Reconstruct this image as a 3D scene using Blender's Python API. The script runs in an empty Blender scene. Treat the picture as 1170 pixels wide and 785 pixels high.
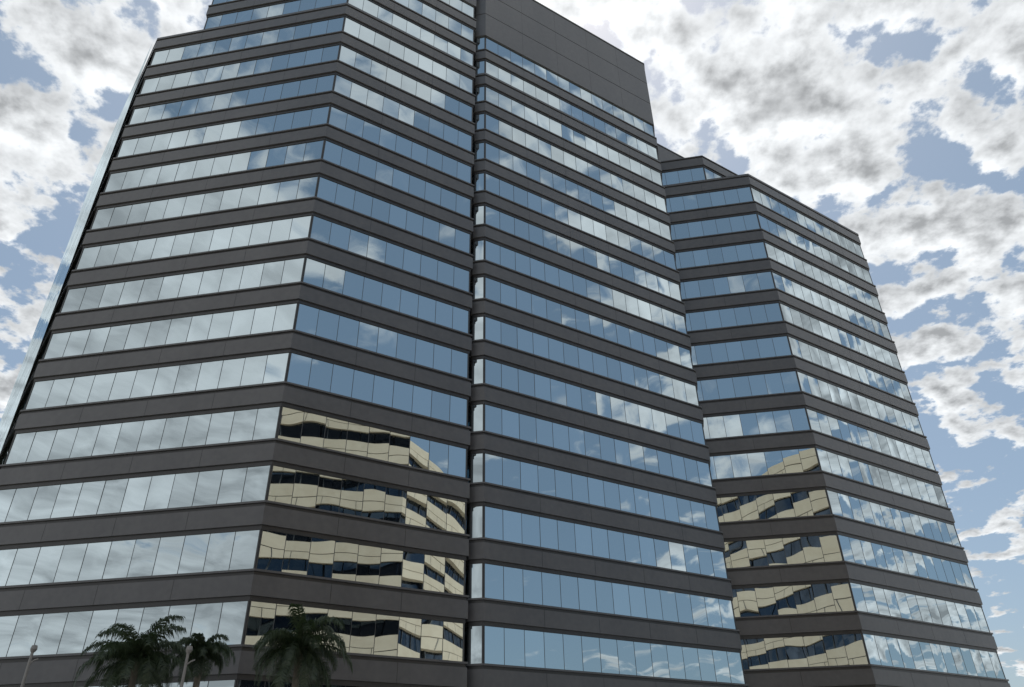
import bpy, math, random
from mathutils import Vector, Matrix
random.seed(7)
S=bpy.context.scene
H=4.0; EYE=1.6; Z0=2.40*H+EYE      # z of the head of window strip k=0
ZOFF=0.0
def zk(k): return Z0+k*H+ZOFF
def az(a): a=math.radians(a); return Vector((math.sin(a),math.cos(a)))

# ---------------------------------------------------------------- materials
def new_mat(n):
    m=bpy.data.materials.new(n); m.use_nodes=True
    nt=m.node_tree; b=nt.nodes['Principled BSDF']; return m,nt,b
def stone_mat(n,c1,c2,rough=.45,scale=1.5,bump=.02,spec=.5):
    m,nt,b=new_mat(n); N=nt.nodes; L=nt.links
    tc=N.new('ShaderNodeTexCoord'); no=N.new('ShaderNodeTexNoise'); no.inputs['Scale'].default_value=scale; no.inputs['Detail'].default_value=5
    mp=N.new('ShaderNodeMapping'); mp.inputs['Scale'].default_value=(1,1,.25)
    no2=N.new('ShaderNodeTexNoise'); no2.inputs['Scale'].default_value=.35; no2.inputs['Detail'].default_value=3
    L.new(tc.outputs['Object'],no.inputs['Vector']); L.new(tc.outputs['Object'],mp.inputs[0]); L.new(mp.outputs[0],no2.inputs['Vector'])
    ad=N.new('ShaderNodeMath'); ad.operation='ADD'; L.new(no.outputs['Fac'],ad.inputs[0]); L.new(no2.outputs['Fac'],ad.inputs[1])
    mr=N.new('ShaderNodeMapRange'); mr.inputs[1].default_value=.7; mr.inputs[2].default_value=1.3; L.new(ad.outputs[0],mr.inputs[0])
    mx=N.new('ShaderNodeMix'); mx.data_type='RGBA'; mx.inputs[6].default_value=(*c1,1); mx.inputs[7].default_value=(*c2,1)
    L.new(mr.outputs[0],mx.inputs[0]); L.new(mx.outputs[2],b.inputs['Base Color'])
    b.inputs['Roughness'].default_value=rough; b.inputs['Specular IOR Level'].default_value=spec
    return m
def glass_mat(n,tint,dark,bulge=.012,wave=.010):
    m,nt,b=new_mat(n); N=nt.nodes; L=nt.links
    out=N['Material Output']
    geo=N.new('ShaderNodeNewGeometry'); tc=N.new('ShaderNodeTexCoord')
    uv=N.new('ShaderNodeUVMap'); sp=N.new('ShaderNodeSeparateXYZ'); L.new(uv.outputs[0],sp.inputs[0])
    def math_(op,a,bv):
        x=N.new('ShaderNodeMath'); x.operation=op
        for i,v in enumerate((a,bv)):
            if v is None: continue
            if isinstance(v,(int,float)): x.inputs[i].default_value=v
            else: L.new(v,x.inputs[i])
        return x.outputs[0]
    u=math_('SUBTRACT',sp.outputs[0],.5); u2=math_('MULTIPLY',u,u)
    v=math_('SUBTRACT',sp.outputs[1],.5); v2=math_('MULTIPLY',v,v)
    r=math_('ADD',geo.outputs['Random Per Island'],.15)
    s=math_('MULTIPLY',math_('ADD',u2,v2),r)
    s=math_('MULTIPLY',s,bulge)
    no=N.new('ShaderNodeTexNoise'); no.inputs['Scale'].default_value=.38; no.inputs['Detail'].default_value=0
    L.new(tc.outputs['Object'],no.inputs['Vector'])
    h=math_('ADD',s,math_('MULTIPLY',no.outputs['Fac'],wave))
    bp=N.new('ShaderNodeBump'); bp.inputs['Strength'].default_value=1; bp.inputs['Distance'].default_value=1
    L.new(h,bp.inputs['Height'])
    gl=N.new('ShaderNodeBsdfGlossy'); gl.inputs['Roughness'].default_value=.008
    mr=N.new('ShaderNodeMapRange'); mr.inputs[3].default_value=.92; mr.inputs[4].default_value=1.05; L.new(geo.outputs['Random Per Island'],mr.inputs[0])
    vm=N.new('ShaderNodeVectorMath'); vm.operation='SCALE'; vm.inputs[0].default_value=tint; L.new(mr.outputs[0],vm.inputs[3])
    L.new(vm.outputs[0],gl.inputs['Color']); L.new(bp.outputs[0],gl.inputs['Normal'])
    df=N.new('ShaderNodeBsdfDiffuse'); df.inputs['Color'].default_value=(*dark,1)
    lw=N.new('ShaderNodeLayerWeight'); lw.inputs['Blend'].default_value=.35
    fr=N.new('ShaderNodeMapRange'); fr.inputs[3].default_value=.80; fr.inputs[4].default_value=1.0; L.new(lw.outputs['Fresnel'],fr.inputs[0])
    ms=N.new('ShaderNodeMixShader'); L.new(fr.outputs[0],ms.inputs[0]); L.new(df.outputs[0],ms.inputs[1]); L.new(gl.outputs[0],ms.inputs[2])
    L.new(ms.outputs[0],out.inputs['Surface'])
    return m
M_SP=stone_mat('spandrel_granite',(.092,.091,.096),(.120,.118,.122),.30,2.5)
M_SILL=stone_mat('sill_shadow_and_joints',(.030,.029,.031),(.045,.044,.046),.35)  # dark sill lines and joints; the sill shadow is put into this colour
M_MUL=stone_mat('mullion_bronze',(.045,.047,.05),(.06,.062,.065),.35)
M_CORE=stone_mat('interior_dark',(.012,.013,.015),(.02,.02,.022),.8)
M_GL=glass_mat('reflective_glass',(.67,.765,.80),(.02,.026,.032))
M_CREAM=stone_mat('cream_precast',(.60,.51,.38),(.70,.61,.47),.8,1.2)
M_GL2=glass_mat('dark_glass',(.10,.12,.15),(.012,.014,.018))

# ---------------------------------------------------------------- mesh helpers
class MB:
    def __init__(s): s.v=[];s.f=[];s.uv=[]
    def face(s,pts,uv=None):
        i=len(s.v); s.v+= [tuple(p) for p in pts]; s.f.append(tuple(range(i,i+len(pts)))); s.uv.append(uv or [(0,0)]*len(pts))
    def prism(s,poly,z0,z1):
        n=len(poly); i=len(s.v)
        s.v+=[(p[0],p[1],z0) for p in poly]+[(p[0],p[1],z1) for p in poly]
        for a in range(n):
            b=(a+1)%n; s.f.append((i+a,i+b,i+n+b,i+n+a)); s.uv.append([(0,0)]*4)
        s.f.append(tuple(i+n+a for a in range(n))); s.uv.append([(0,0)]*n)
        s.f.append(tuple(i+a for a in reversed(range(n)))); s.uv.append([(0,0)]*n)
    def box(s,c,ax,ay,w,d,z0,z1):
        c=Vector(c); p=[c-ax*w/2-ay*d/2,c+ax*w/2-ay*d/2,c+ax*w/2+ay*d/2,c-ax*w/2+ay*d/2]
        s.prism(p,z0,z1)
    def obj(s,name,mat,parent=None,smooth=False):
        me=bpy.data.meshes.new(name); me.from_pydata(s.v,[],s.f)
        ul=me.uv_layers.new(name='UVMap'); fl=[c for u in s.uv for c in u]
        for i,c in enumerate(fl): ul.data[i].uv=c
        me.materials.append(mat); me.update()
        if smooth: me.shade_smooth()
        o=bpy.data.objects.new(name,me); S.collection.objects.link(o)
        if parent: o.parent=parent
        return o
def empty(name):
    o=bpy.data.objects.new(name,None); S.collection.objects.link(o); return o
def offset(poly,d):
    n=len(poly); r=[]
    for i in range(n):
        a,b,c=Vector(poly[i-1]),Vector(poly[i]),Vector(poly[(i+1)%n])
        e1=(b-a).normalized(); e2=(c-b).normalized()
        n1=Vector((e1.y,-e1.x)); n2=Vector((e2.y,-e2.x))
        r.append(b+(n1+n2)*(d/max(.25,1+n1.dot(n2))))
    return r

GF=.57
class Tower:
    def __init__(s,name):
        s.root=empty(name); s.sp=MB(); s.si=MB(); s.gl=MB(); s.mu=MB(); s.co=MB(); s.jo=MB()
    def strip(s,poly,k,gf=GF,pw=1.55):
        zb,zt=zk(k-gf),zk(k)
        s.co.prism(offset(poly,-.35),zb,zt)
        n=len(poly)
        for i in range(n):
            a,b=Vector(poly[i]),Vector(poly[(i+1)%n]); e=b-a; L=e.length; e/=L; nn=Vector((e.y,-e.x))
            m=max(1,round(L/pw)); w=L/m
            for j in range(m):
                p,q=a+e*(j*w+.008),a+e*((j+1)*w-.008)
                t1=random.gauss(0,.0011)*w; t2=random.gauss(0,.0009)*(zt-zb)
                P=[(*(p-nn*t1),zb+.01),(*(q+nn*t1),zb+.01),(*(q+nn*(t1+t2)),zt-.01),(*(p+nn*(-t1+t2)),zt-.01)]
                s.gl.face(P,[(0,0),(1,0),(1,1),(0,1)])
                if j>0: s.mu.box(a+e*(j*w)-nn*.02,e,nn,.034,.06,zb,zt)
            s.mu.box(a+e*.05-nn*.02,e,nn,.09,.09,zb,zt); s.mu.box(b-e*.05-nn*.02,e,nn,.09,.09,zb,zt)
    def band(s,poly,k0,k1):
        h=k1-k0
        s.si.prism(offset(poly,.05),zk(k0),zk(k0+.07*h/.43))
        s.sp.prism(offset(poly,.16),zk(k0+.07*h/.43),zk(k0+.35*h/.43))
        s.si.prism(offset(poly,.09),zk(k0+.35*h/.43),zk(k1-.03))  # dark strip below the glass: sill shadow painted in, set back slightly
        s.sp.prism(offset(poly,.20),zk(k1-.03),zk(k1))
        s.joints(poly,zk(k0+.07*h/.43)+.002,zk(k0+.35*h/.43)-.002,.163)
    def joints(s,poly,za,zb,off,pw=4.65):
        n=len(poly)
        for i in range(n):
            a,b=Vector(poly[i]),Vector(poly[(i+1)%n]); e=b-a; L=e.length; e/=L; nn=Vector((e.y,-e.x))
            m=int(round(L/pw))
            for j in range(1,m): s.jo.box(a+e*(j*L/m)+nn*(off-.01),e,nn,.03,.024,za,zb)
    def floors(s,poly,ka,kb,top=None):
        for k in range(ka,kb+1):
            s.strip(poly,k); s.band(poly,k,k+1-GF)
    def blank(s,poly,ka,kb,n):
        for i in range(n):
            a=ka+(kb-ka)*i/n; b=ka+(kb-ka)*(i+1)/n
            s.sp.prism(offset(poly,.16),zk(a)+.0,zk(b)-.09)
            s.si.prism(offset(poly,.08),zk(b)-.09,zk(b))
            s.joints(poly,zk(a)+.002,zk(b)-.092,.163)
        s.sp.prism(offset(poly,.22),zk(kb),zk(kb)+.15)
    def done(s):
        s.sp.obj('spandrels',M_SP,s.root); s.si.obj('sills_and_shadow_lines',M_SILL,s.root); s.gl.obj('window_panes',M_GL,s.root)
        s.mu.obj('mullions',M_MUL,s.root); s.co.obj('interior',M_CORE,s.root); s.jo.obj('panel_joints',M_SILL,s.root)

# ---------------------------------------------------------------- plan
C=Vector((-14.77,42.19)); RE=Vector((17.64,63.10)); dR=(RE-C).normalized(); nR=Vector((dR.y,-dR.x))
dL=az(-80); Lp=C+dL*19.2; SL=Lp+az(-39.3)*22
Mi=C+dR*13.55; R0=C+dR*14.95
notch=[Mi,Mi-nR*1.8,Mi-nR*1.8+dR*.5, R0+dL*.95, R0]
B1=RE+az(12)*20; BK=Vector((0,95))
full=[Lp,C]+notch+[RE,B1,BK,Vector((-38,84)),SL]
ST=C+dL*14.6; SB=ST+az(-12)*38
upper=[ST,C]+notch+[RE,B1,BK,SB]
t1=Tower('office_tower')
t1.floors(full,-2,12); t1.strip(full,13)
t1.band(full,13,13.43); t1.sp.prism(offset(full,.2),zk(13.43),zk(13.43)+.14)
for k in (14,15):
    t1.strip(upper,k,GF-(.036 if k==14 else 0))
    if k<15: t1.band(upper,k,k+.43)
right_part=[Mi-nR*1.8+dR*.4, R0+dL*.95, R0, RE,B1,BK]
left_part=[ST,C,Mi,Mi-nR*1.8,Mi-nR*18,SB]
t1.blank(right_part,15,17.8,3)
t1.band(left_part,15,15.43); t1.strip(left_part,16); t1.blank(left_part,16,17.8,2)
# glazed flank (seen edge-on at the far left)
fl=MB(); e=(SL-Lp).normalized(); nn=Vector((-e.y,e.x))
for k in range(-2,14):
    for j in range(7):
        a=Lp+e*(j*3+.3)+nn*.42; b=Lp+e*(j*3+3.26)+nn*.42
        fl.face([(*b,zk(k-.57)),(*a,zk(k-.57)),(*a,zk(k+.41)),(*b,zk(k+.41))],[(0,0),(1,0),(1,1),(0,1)])
fl.obj('flank_glazing',M_GL,t1.root)
t1.done()

ZOFF=.30*H
C2=Vector((27.4,62.65)); d2=az(-80); R2=Vector((44.2,73.7)); dR2=(R2-C2).normalized()
J=C2+d2*10.6
S2=C2+d2*4.6
R2b=R2+az(12)*16
t2=Tower('office_tower')
f2=[J,C2,R2,R2b,Vector((32,96)),Vector((23,84))]
t2.floors(f2,-2,12)
t2.sp.prism(offset(f2,.2),zk(12.43),zk(12.43)+.14)
bs=MB(); bs.prism(offset(f2,.16),0,zk(-2.57)-.01)
f2b=[J,S2,S2+dR2*14,S2+dR2*14+az(-33)*8,J+az(12)*14]
t2.strip(f2b,13,GF-.036); t2.band(f2b,13,13.43)
K=J+dR2*1.2
f2c=[K,K+dR2*13,K+dR2*13+az(-33)*6,K+az(-33)*4]
t2.blank(f2c,13.43,14.45,1)
t2.done(); bs.obj('plinth',M_SP,t2.root)
ZOFF=0

# ---------------------------------------------------------------- opposite building (seen in the reflections)
ob=empty('cream_office_building')
P1=Vector((44,13)); P2=Vector((8,-23))
ox=[P2,Vector((36,-51)),Vector((90,-20)),Vector((88,1.5)),P1]
cr=MB(); og=MB(); oc=MB(); om=MB()
nf=13; hf=4.0
cr.prism(ox,0,1.0)
for k in range(nf):
    zb=1.0+k*hf; zt=zb+1.7
    oc.prism(offset(ox,-.9),zb,zt)
    for i in range(len(ox)):
        a,b=Vector(ox[i]),Vector(ox[(i+1)%len(ox)]); e=b-a; L=e.length; e/=L; nn=Vector((e.y,-e.x)); m=round(L/1.5); w=L/m
        for j in range(m):
            p,q=a+e*(j*w+.05)-nn*.4,a+e*((j+1)*w-.05)-nn*.4
            og.face([(*p,zb),(*q,zb),(*q,zt),(*p,zt)],[(0,0),(1,0),(1,1),(0,1)])
            if j%2==0: om.box(a+e*(j*w)-nn*.38,e,nn,.1,.1,zb,zt)
        m=round(L/3)
        for j in range(1,m): om.box(a+e*(j*L/m),e,nn,.05,.02,zt+.002,zt+.998)
    cr.prism(ox,zt,zt+1.0); om.prism(offset(ox,-.06),zt+1.0,zt+1.08); cr.prism(ox,zt+1.08,zb+hf)
cr.obj('precast_bands',M_CREAM,ob); og.obj('window_panes',M_GL2,ob); oc.obj('interior',M_CORE,ob); om.obj('joints_and_mullions',M_MUL,ob)

# ---------------------------------------------------------------- ground
def sheet(name,pts,z,mat):
    b=MB(); b.face([(p[0],p[1],z) for p in pts]); return b.obj(name,mat)
M_GROUND=stone_mat('ground_mat',(.10,.11,.06),(.16,.15,.09),.95,.3)
M_PAVE=stone_mat('paving',(.30,.29,.27),(.38,.36,.34),.85,2)
M_ASPH=stone_mat('asphalt',(.045,.045,.047),(.06,.06,.06),.9,8)
M_WHITE=stone_mat('road_paint',(.7,.7,.68),(.8,.8,.78),.7,5)
sheet('ground',[(-1500,-1500),(1500,-1500),(1500,1500),(-1500,1500)],-.15,M_GROUND)
q=math.sqrt(.5); ea=Vector((q,q)); en=Vector((q,-q))
def strip_poly(s0,s1,l0=-400,l1=400): return [en*s0+ea*l0,en*s1+ea*l0,en*s1+ea*l1,en*s0+ea*l1]
sheet('road',strip_poly(4,16),-.14,M_ASPH)
for nme,s0,s1 in (('pavement',-60,4),('pavement',16,80)):
    b=MB(); b.prism(list(strip_poly(s0,s1,-90,140)),-.13,0); b.obj(nme,M_PAVE)
b=MB()
for i in range(-40,40):
    b.face([(p[0],p[1],-.135) for p in [en*9.93+ea*(i*9),en*10.07+ea*(i*9),en*10.07+ea*(i*9+3),en*9.93+ea*(i*9+3)]])
b.obj('road_markings',M_WHITE)

# ---------------------------------------------------------------- palms
def leaf_mat():
    m,nt,b=new_mat('palm_leaf'); N=nt.nodes; L=nt.links
    g=N.new('ShaderNodeNewGeometry'); r=N.new('ShaderNodeMix'); r.data_type='RGBA'
    r.inputs[6].default_value=(.024,.042,.024,1); r.inputs[7].default_value=(.08,.105,.055,1)
    L.new(g.outputs['Random Per Island'],r.inputs[0]); L.new(r.outputs[2],b.inputs['Base Color']); b.inputs['Roughness'].default_value=.45
    tr=N.new('ShaderNodeBsdfTranslucent'); tr.inputs['Color'].default_value=(.06,.10,.03,1)
    ms=N.new('ShaderNodeMixShader'); ms.inputs[0].default_value=.25
    L.new(b.outputs[0],ms.inputs[1]); L.new(tr.outputs[0],ms.inputs[2]); L.new(ms.outputs[0],N['Material Output'].inputs[0])
    return m
M_LEAF=leaf_mat()
M_TRUNK=stone_mat('palm_trunk',(.16,.14,.11),(.26,.23,.19),.9,6,.05)
def tube(mb,pts,rad,n=8):
    rings=[]
    for i,p in enumerate(pts):
        t=(pts[min(i+1,len(pts)-1)]-pts[max(i-1,0)]).normalized()
        a=t.cross(Vector((.3,.9,.1))).normalized(); b_=t.cross(a)
        st=len(mb.v)
        for k in range(n):
            an=2*math.pi*k/n; mb.v.append(tuple(p+(a*math.cos(an)+b_*math.sin(an))*rad[i]))
        rings.append(st)
    for i in range(len(rings)-1):
        for k in range(n):
            k2=(k+1)%n; mb.f.append((rings[i]+k,rings[i]+k2,rings[i+1]+k2,rings[i+1]+k)); mb.uv.append([(0,0)]*4)
def palm(x,y,zc,R,nfr,seed):
    rnd=random.Random(seed); root=empty('palm_tree')
    tb=MB(); pts=[];rad=[]
    nseg=40
    for i in range(nseg+1):
        t=i/nseg; pts.append(Vector((x+.25*math.sin(t*2)-.23,y,t*(zc-.2)))); rad.append((.20-.07*t)*(1+.05*(i%2))*(1.2 if t>.93 else 1))
    tube(tb,pts,rad,10); tb.obj('trunk',M_TRUNK,root)
    base=pts[-1]; lf=MB(); rb=MB()
    for f in range(nfr):
        a=f*2.39996+rnd.uniform(-.25,.25); up=1.35-1.75*(f/nfr)+rnd.uniform(-.25,.25)
        Lf=R*1.55*rnd.uniform(.75,1.2); n=24
        p=base.copy(); el=up; path=[p.copy()]
        hd=Vector((math.cos(a),math.sin(a),0)); curl=rnd.uniform(1.5,2.6)
        for i in range(n):
            el-= curl/n*(.4+1.3*i/n)
            el=max(el,-1.5)
            p=p+(hd*math.cos(el)+Vector((0,0,math.sin(el))))*(Lf/n); path.append(p.copy())
        tube(rb,path,[.03*(1-i/(n+3)) for i in range(n+1)],5)
        for i in range(3,n+1):
            t=i/n; d=(path[i]-path[i-1]).normalized(); side=d.cross(Vector((0,0,1)))
            if side.length<.1: side=Vector((-math.sin(a),math.cos(a),0))
            side.normalize()
            ll=R*.34*math.sin(math.pi*min(1,(.12+.85*t)))**.6+.08
            for sub in range(4):
              for sgn in (-1,1):
                q0=path[i-1].lerp(path[i],(sub+rnd.random()*.5)/4)
                lay=rnd.uniform(-.35,.5)
                dr=(side*sgn*1.0+d*.7+Vector((0,0,lay))).normalized()
                l2=ll*rnd.uniform(.7,1.15)
                mid=q0+dr*l2*.5+Vector((0,0,-.04*l2)); tip=q0+dr*l2*.8+Vector((0,0,-l2*rnd.uniform(.3,.75)))
                w=d*.021+Vector((0,0,.007))
                i0=len(lf.v); lf.v+=[tuple(q0-w*.6),tuple(q0+w*.6),tuple(mid+w),tuple(mid-w),tuple(tip)]
                lf.f.append((i0,i0+1,i0+2,i0+3)); lf.uv.append([(0,0)]*4); lf.f.append((i0+3,i0+2,i0+4)); lf.uv.append([(0,0)]*3)
    lf.obj('fronds',M_LEAF,root); rb.obj('frond_stems',M_LEAF,root)
def at(tan,D): c=1/math.sqrt(1+tan*tan); return D*c*tan,D*c
palm(*at(-.480,38),7.15,1.7,36,1)
palm(*at(-.277,36),7.55,1.65,38,2)
palm(*at(-.400,40),7.9,1.15,24,3)

# ---------------------------------------------------------------- street lamps
M_POLE=stone_mat('lamp_pole_paint',(.22,.21,.2),(.3,.28,.26),.5,4)
def lamp(x,y,h):
    r=empty('street_lamp'); b=MB()
    tube(b,[Vector((x,y,0)),Vector((x,y,.5)),Vector((x,y,.52)),Vector((x,y,h-.3)),Vector((x,y,h))],[.16,.16,.09,.06,.06],12); b.obj('pole',M_POLE,r)
    h2=MB()
    tube(h2,[Vector((x,y,h-.05)),Vector((x,y,h)),Vector((x+.02,y,h+.1)),Vector((x+.02,y,h+.24)),Vector((x+.02,y,h+.27))],[.05,.1,.14,.11,.02],12); h2.obj('lantern',M_POLE,r)
    a=MB(); tube(a,[Vector((x,y,h-.5)),Vector((x+.2,y,h-.35)),Vector((x+.35,y,h-.3))],[.03,.03,.03],8); a.obj('bracket',M_POLE,r)
lamp(*at(-.616,40),7.4); lamp(*at(-.4175,36),7.1)

# ---------------------------------------------------------------- world
SUN_AZ=2.0; SUN_EL=64.0
sd=Vector((math.sin(math.radians(SUN_AZ))*math.cos(math.radians(SUN_EL)),math.cos(math.radians(SUN_AZ))*math.cos(math.radians(SUN_EL)),math.sin(math.radians(SUN_EL))))
W=bpy.data.worlds.new('World'); S.world=W; W.use_nodes=True; nt=W.node_tree; N=nt.nodes; L=nt.links
W.cycles.sampling_method='MANUAL'; W.cycles.sample_map_resolution=512
bg=N['Background']; bg.inputs['Strength'].default_value=.12
sky=N.new('ShaderNodeTexSky'); sky.sky_type='NISHITA'; sky.sun_disc=False
sky.sun_elevation=math.radians(SUN_EL); sky.sun_rotation=math.radians(SUN_AZ); sky.dust_density=1.5; sky.air_density=1.0
tc=N.new('ShaderNodeTexCoord')
def m(op,a,b_=None,c=None,clamp=False):
    x=N.new('ShaderNodeMath'); x.operation=op; x.use_clamp=clamp
    for i,v in enumerate((a,b_,c)):
        if v is None: continue
        if isinstance(v,(int,float)): x.inputs[i].default_value=v
        else: L.new(v,x.inputs[i])
    return x.outputs[0]
nrm=N.new('ShaderNodeVectorMath'); nrm.operation='NORMALIZE'; L.new(tc.outputs['Generated'],nrm.inputs[0])
D=nrm.outputs[0]
sx=N.new('ShaderNodeSeparateXYZ'); L.new(D,sx.inputs[0])
zz=m('ADD',m('MAXIMUM',sx.outputs[2],0.0),.22)
cb=N.new('ShaderNodeCombineXYZ'); L.new(m('DIVIDE',sx.outputs[0],zz),cb.inputs[0]); L.new(m('DIVIDE',sx.outputs[1],zz),cb.inputs[1])
P=cb.outputs[0]
def noise(sc,det,rough,off,dist=0,vec=P):
    mp=N.new('ShaderNodeMapping'); mp.inputs['Location'].default_value=off; L.new(vec,mp.inputs[0])
    n=N.new('ShaderNodeTexNoise'); n.noise_dimensions='2D'; n.inputs['Scale'].default_value=sc; n.inputs['Detail'].default_value=det; n.inputs['Roughness'].default_value=rough; n.inputs['Distortion'].default_value=dist
    L.new(mp.outputs[0],n.inputs['Vector']); return n.outputs['Fac']
def smooth(x,a,b_,lo=0,hi=1):
    r=N.new('ShaderNodeMapRange'); r.interpolation_type='SMOOTHSTEP'; r.inputs[1].default_value=a; r.inputs[2].default_value=b_; r.inputs[3].default_value=lo; r.inputs[4].default_value=hi
    L.new(x,r.inputs[0]); return r.outputs[0]
def blob(a,e,lo,hi):
    a=math.radians(a); e=math.radians(e); v=(math.sin(a)*math.cos(e),math.cos(a)*math.cos(e),math.sin(e))
    d=N.new('ShaderNodeVectorMath'); d.operation='DOT_PRODUCT'; L.new(D,d.inputs[0]); d.inputs[1].default_value=v
    return smooth(d.outputs['Value'],math.cos(math.radians(lo)),math.cos(math.radians(hi)))
back=smooth(sx.outputs[1],-.4,.1,1,0)                # softer, broader cloud in the southern sky
n_big=noise(2.2,2,.5,(3.1,1.7,0))
n_fine=noise(10.0,7,.56,(.4,7.2,0))
n_sh=noise(10.0,4,.56,(.4,7.2-.028,0))      # same field shifted toward the sun: relief shading
fd=m('SUBTRACT',n_fine,.5)
fw=m('SUBTRACT',1.0,m('MULTIPLY',back,.55))
cov=m('ADD',m('ADD',m('MULTIPLY',n_big,.42),.43),m('MULTIPLY',m('MULTIPLY',fd,1.05),fw))
bias=m('MULTIPLY',blob(-40,30,34,10),.05)
bias=m('ADD',bias,m('MULTIPLY',blob(18,58,46,14),.045))
bias=m('ADD',bias,m('MULTIPLY',blob(-140,26,42,15),.15))
bias=m('ADD',bias,m('MULTIPLY',blob(-152,50,22,6),-.17))
bias=m('ADD',bias,m('MULTIPLY',blob(43,12,22,6),-.09))
bias=m('ADD',bias,m('MULTIPLY',blob(120,22,30,8),-.13))
bias=m('ADD',bias,m('MULTIPLY',blob(178,34,24,8),-.12))
bias=m('ADD',bias,m('MULTIPLY',blob(88,32,24,8),.07))
cov=m('ADD',cov,bias)
mask=smooth(cov,.59,.685)
thick=smooth(cov,.70,.98)
relief=m('MULTIPLY',m('MULTIPLY',m('SUBTRACT',n_fine,n_sh),6.5),fw)
sdn=N.new('ShaderNodeVectorMath'); sdn.operation='DOT_PRODUCT'; L.new(D,sdn.inputs[0]); sdn.inputs[1].default_value=sd
dpos=m('MAXIMUM',sdn.outputs['Value'],0)
glow=m('POWER',dpos,6); glow2=m('POWER',dpos,40)
br=m('SUBTRACT',7.1,m('MULTIPLY',thick,2.1))
br=m('SUBTRACT',br,m('MULTIPLY',relief,1.8))
br=m('SUBTRACT',br,m('MULTIPLY',blob(-150,8,26,6),1.9))       # greyer cloud bank low in the south-west
br=m('ADD',br,m('ADD',m('MULTIPLY',glow,.9),m('MULTIPLY',glow2,3)))
br=m('MAXIMUM',br,3.4)
cc=N.new('ShaderNodeVectorMath'); cc.operation='SCALE'; cc.inputs[0].default_value=(.96,.985,1.0); L.new(br,cc.inputs[3])
hz=N.new('ShaderNodeMix'); hz.data_type='RGBA'; hz.inputs[0].default_value=.5; L.new(sky.outputs[0],hz.inputs[6]); hz.inputs[7].default_value=(2.4,3.3,4.0,1)
mx=N.new('ShaderNodeMix'); mx.data_type='RGBA'; L.new(m('MULTIPLY',mask,.94),mx.inputs[0]); L.new(hz.outputs[2],mx.inputs[6]); L.new(cc.outputs[0],mx.inputs[7])
L.new(mx.outputs[2],bg.inputs['Color'])

sl=bpy.data.lights.new('sun','SUN'); sl.energy=4.5; sl.angle=math.radians(.5); sl.color=(1,.95,.87)
so=bpy.data.objects.new('sun',sl); S.collection.objects.link(so); so.rotation_euler=sd.to_track_quat('Z','Y').to_euler()

# ---------------------------------------------------------------- camera
cam=bpy.data.cameras.new('camera'); co=bpy.data.objects.new('camera',cam); S.collection.objects.link(co); S.camera=co
cam.sensor_fit='HORIZONTAL'; cam.sensor_width=36; cam.lens=847/1170*36; cam.clip_end=5000; cam.clip_start=.1
p=math.radians(31.6); r=.0196
Rt=Vector((1,0,0)); Fw=Vector((0,math.cos(p),math.sin(p))); Up=Vector((0,-math.sin(p),math.cos(p)))
cr_=(Rt-Up*r).normalized(); cu=(Up+Rt*r).normalized()
co.matrix_world=Matrix(((cr_.x,cu.x,-Fw.x,0),(cr_.y,cu.y,-Fw.y,0),(cr_.z,cu.z,-Fw.z,EYE),(0,0,0,1)))
S.view_settings.view_transform='Standard'; S.view_settings.look='None'; S.view_settings.exposure=0
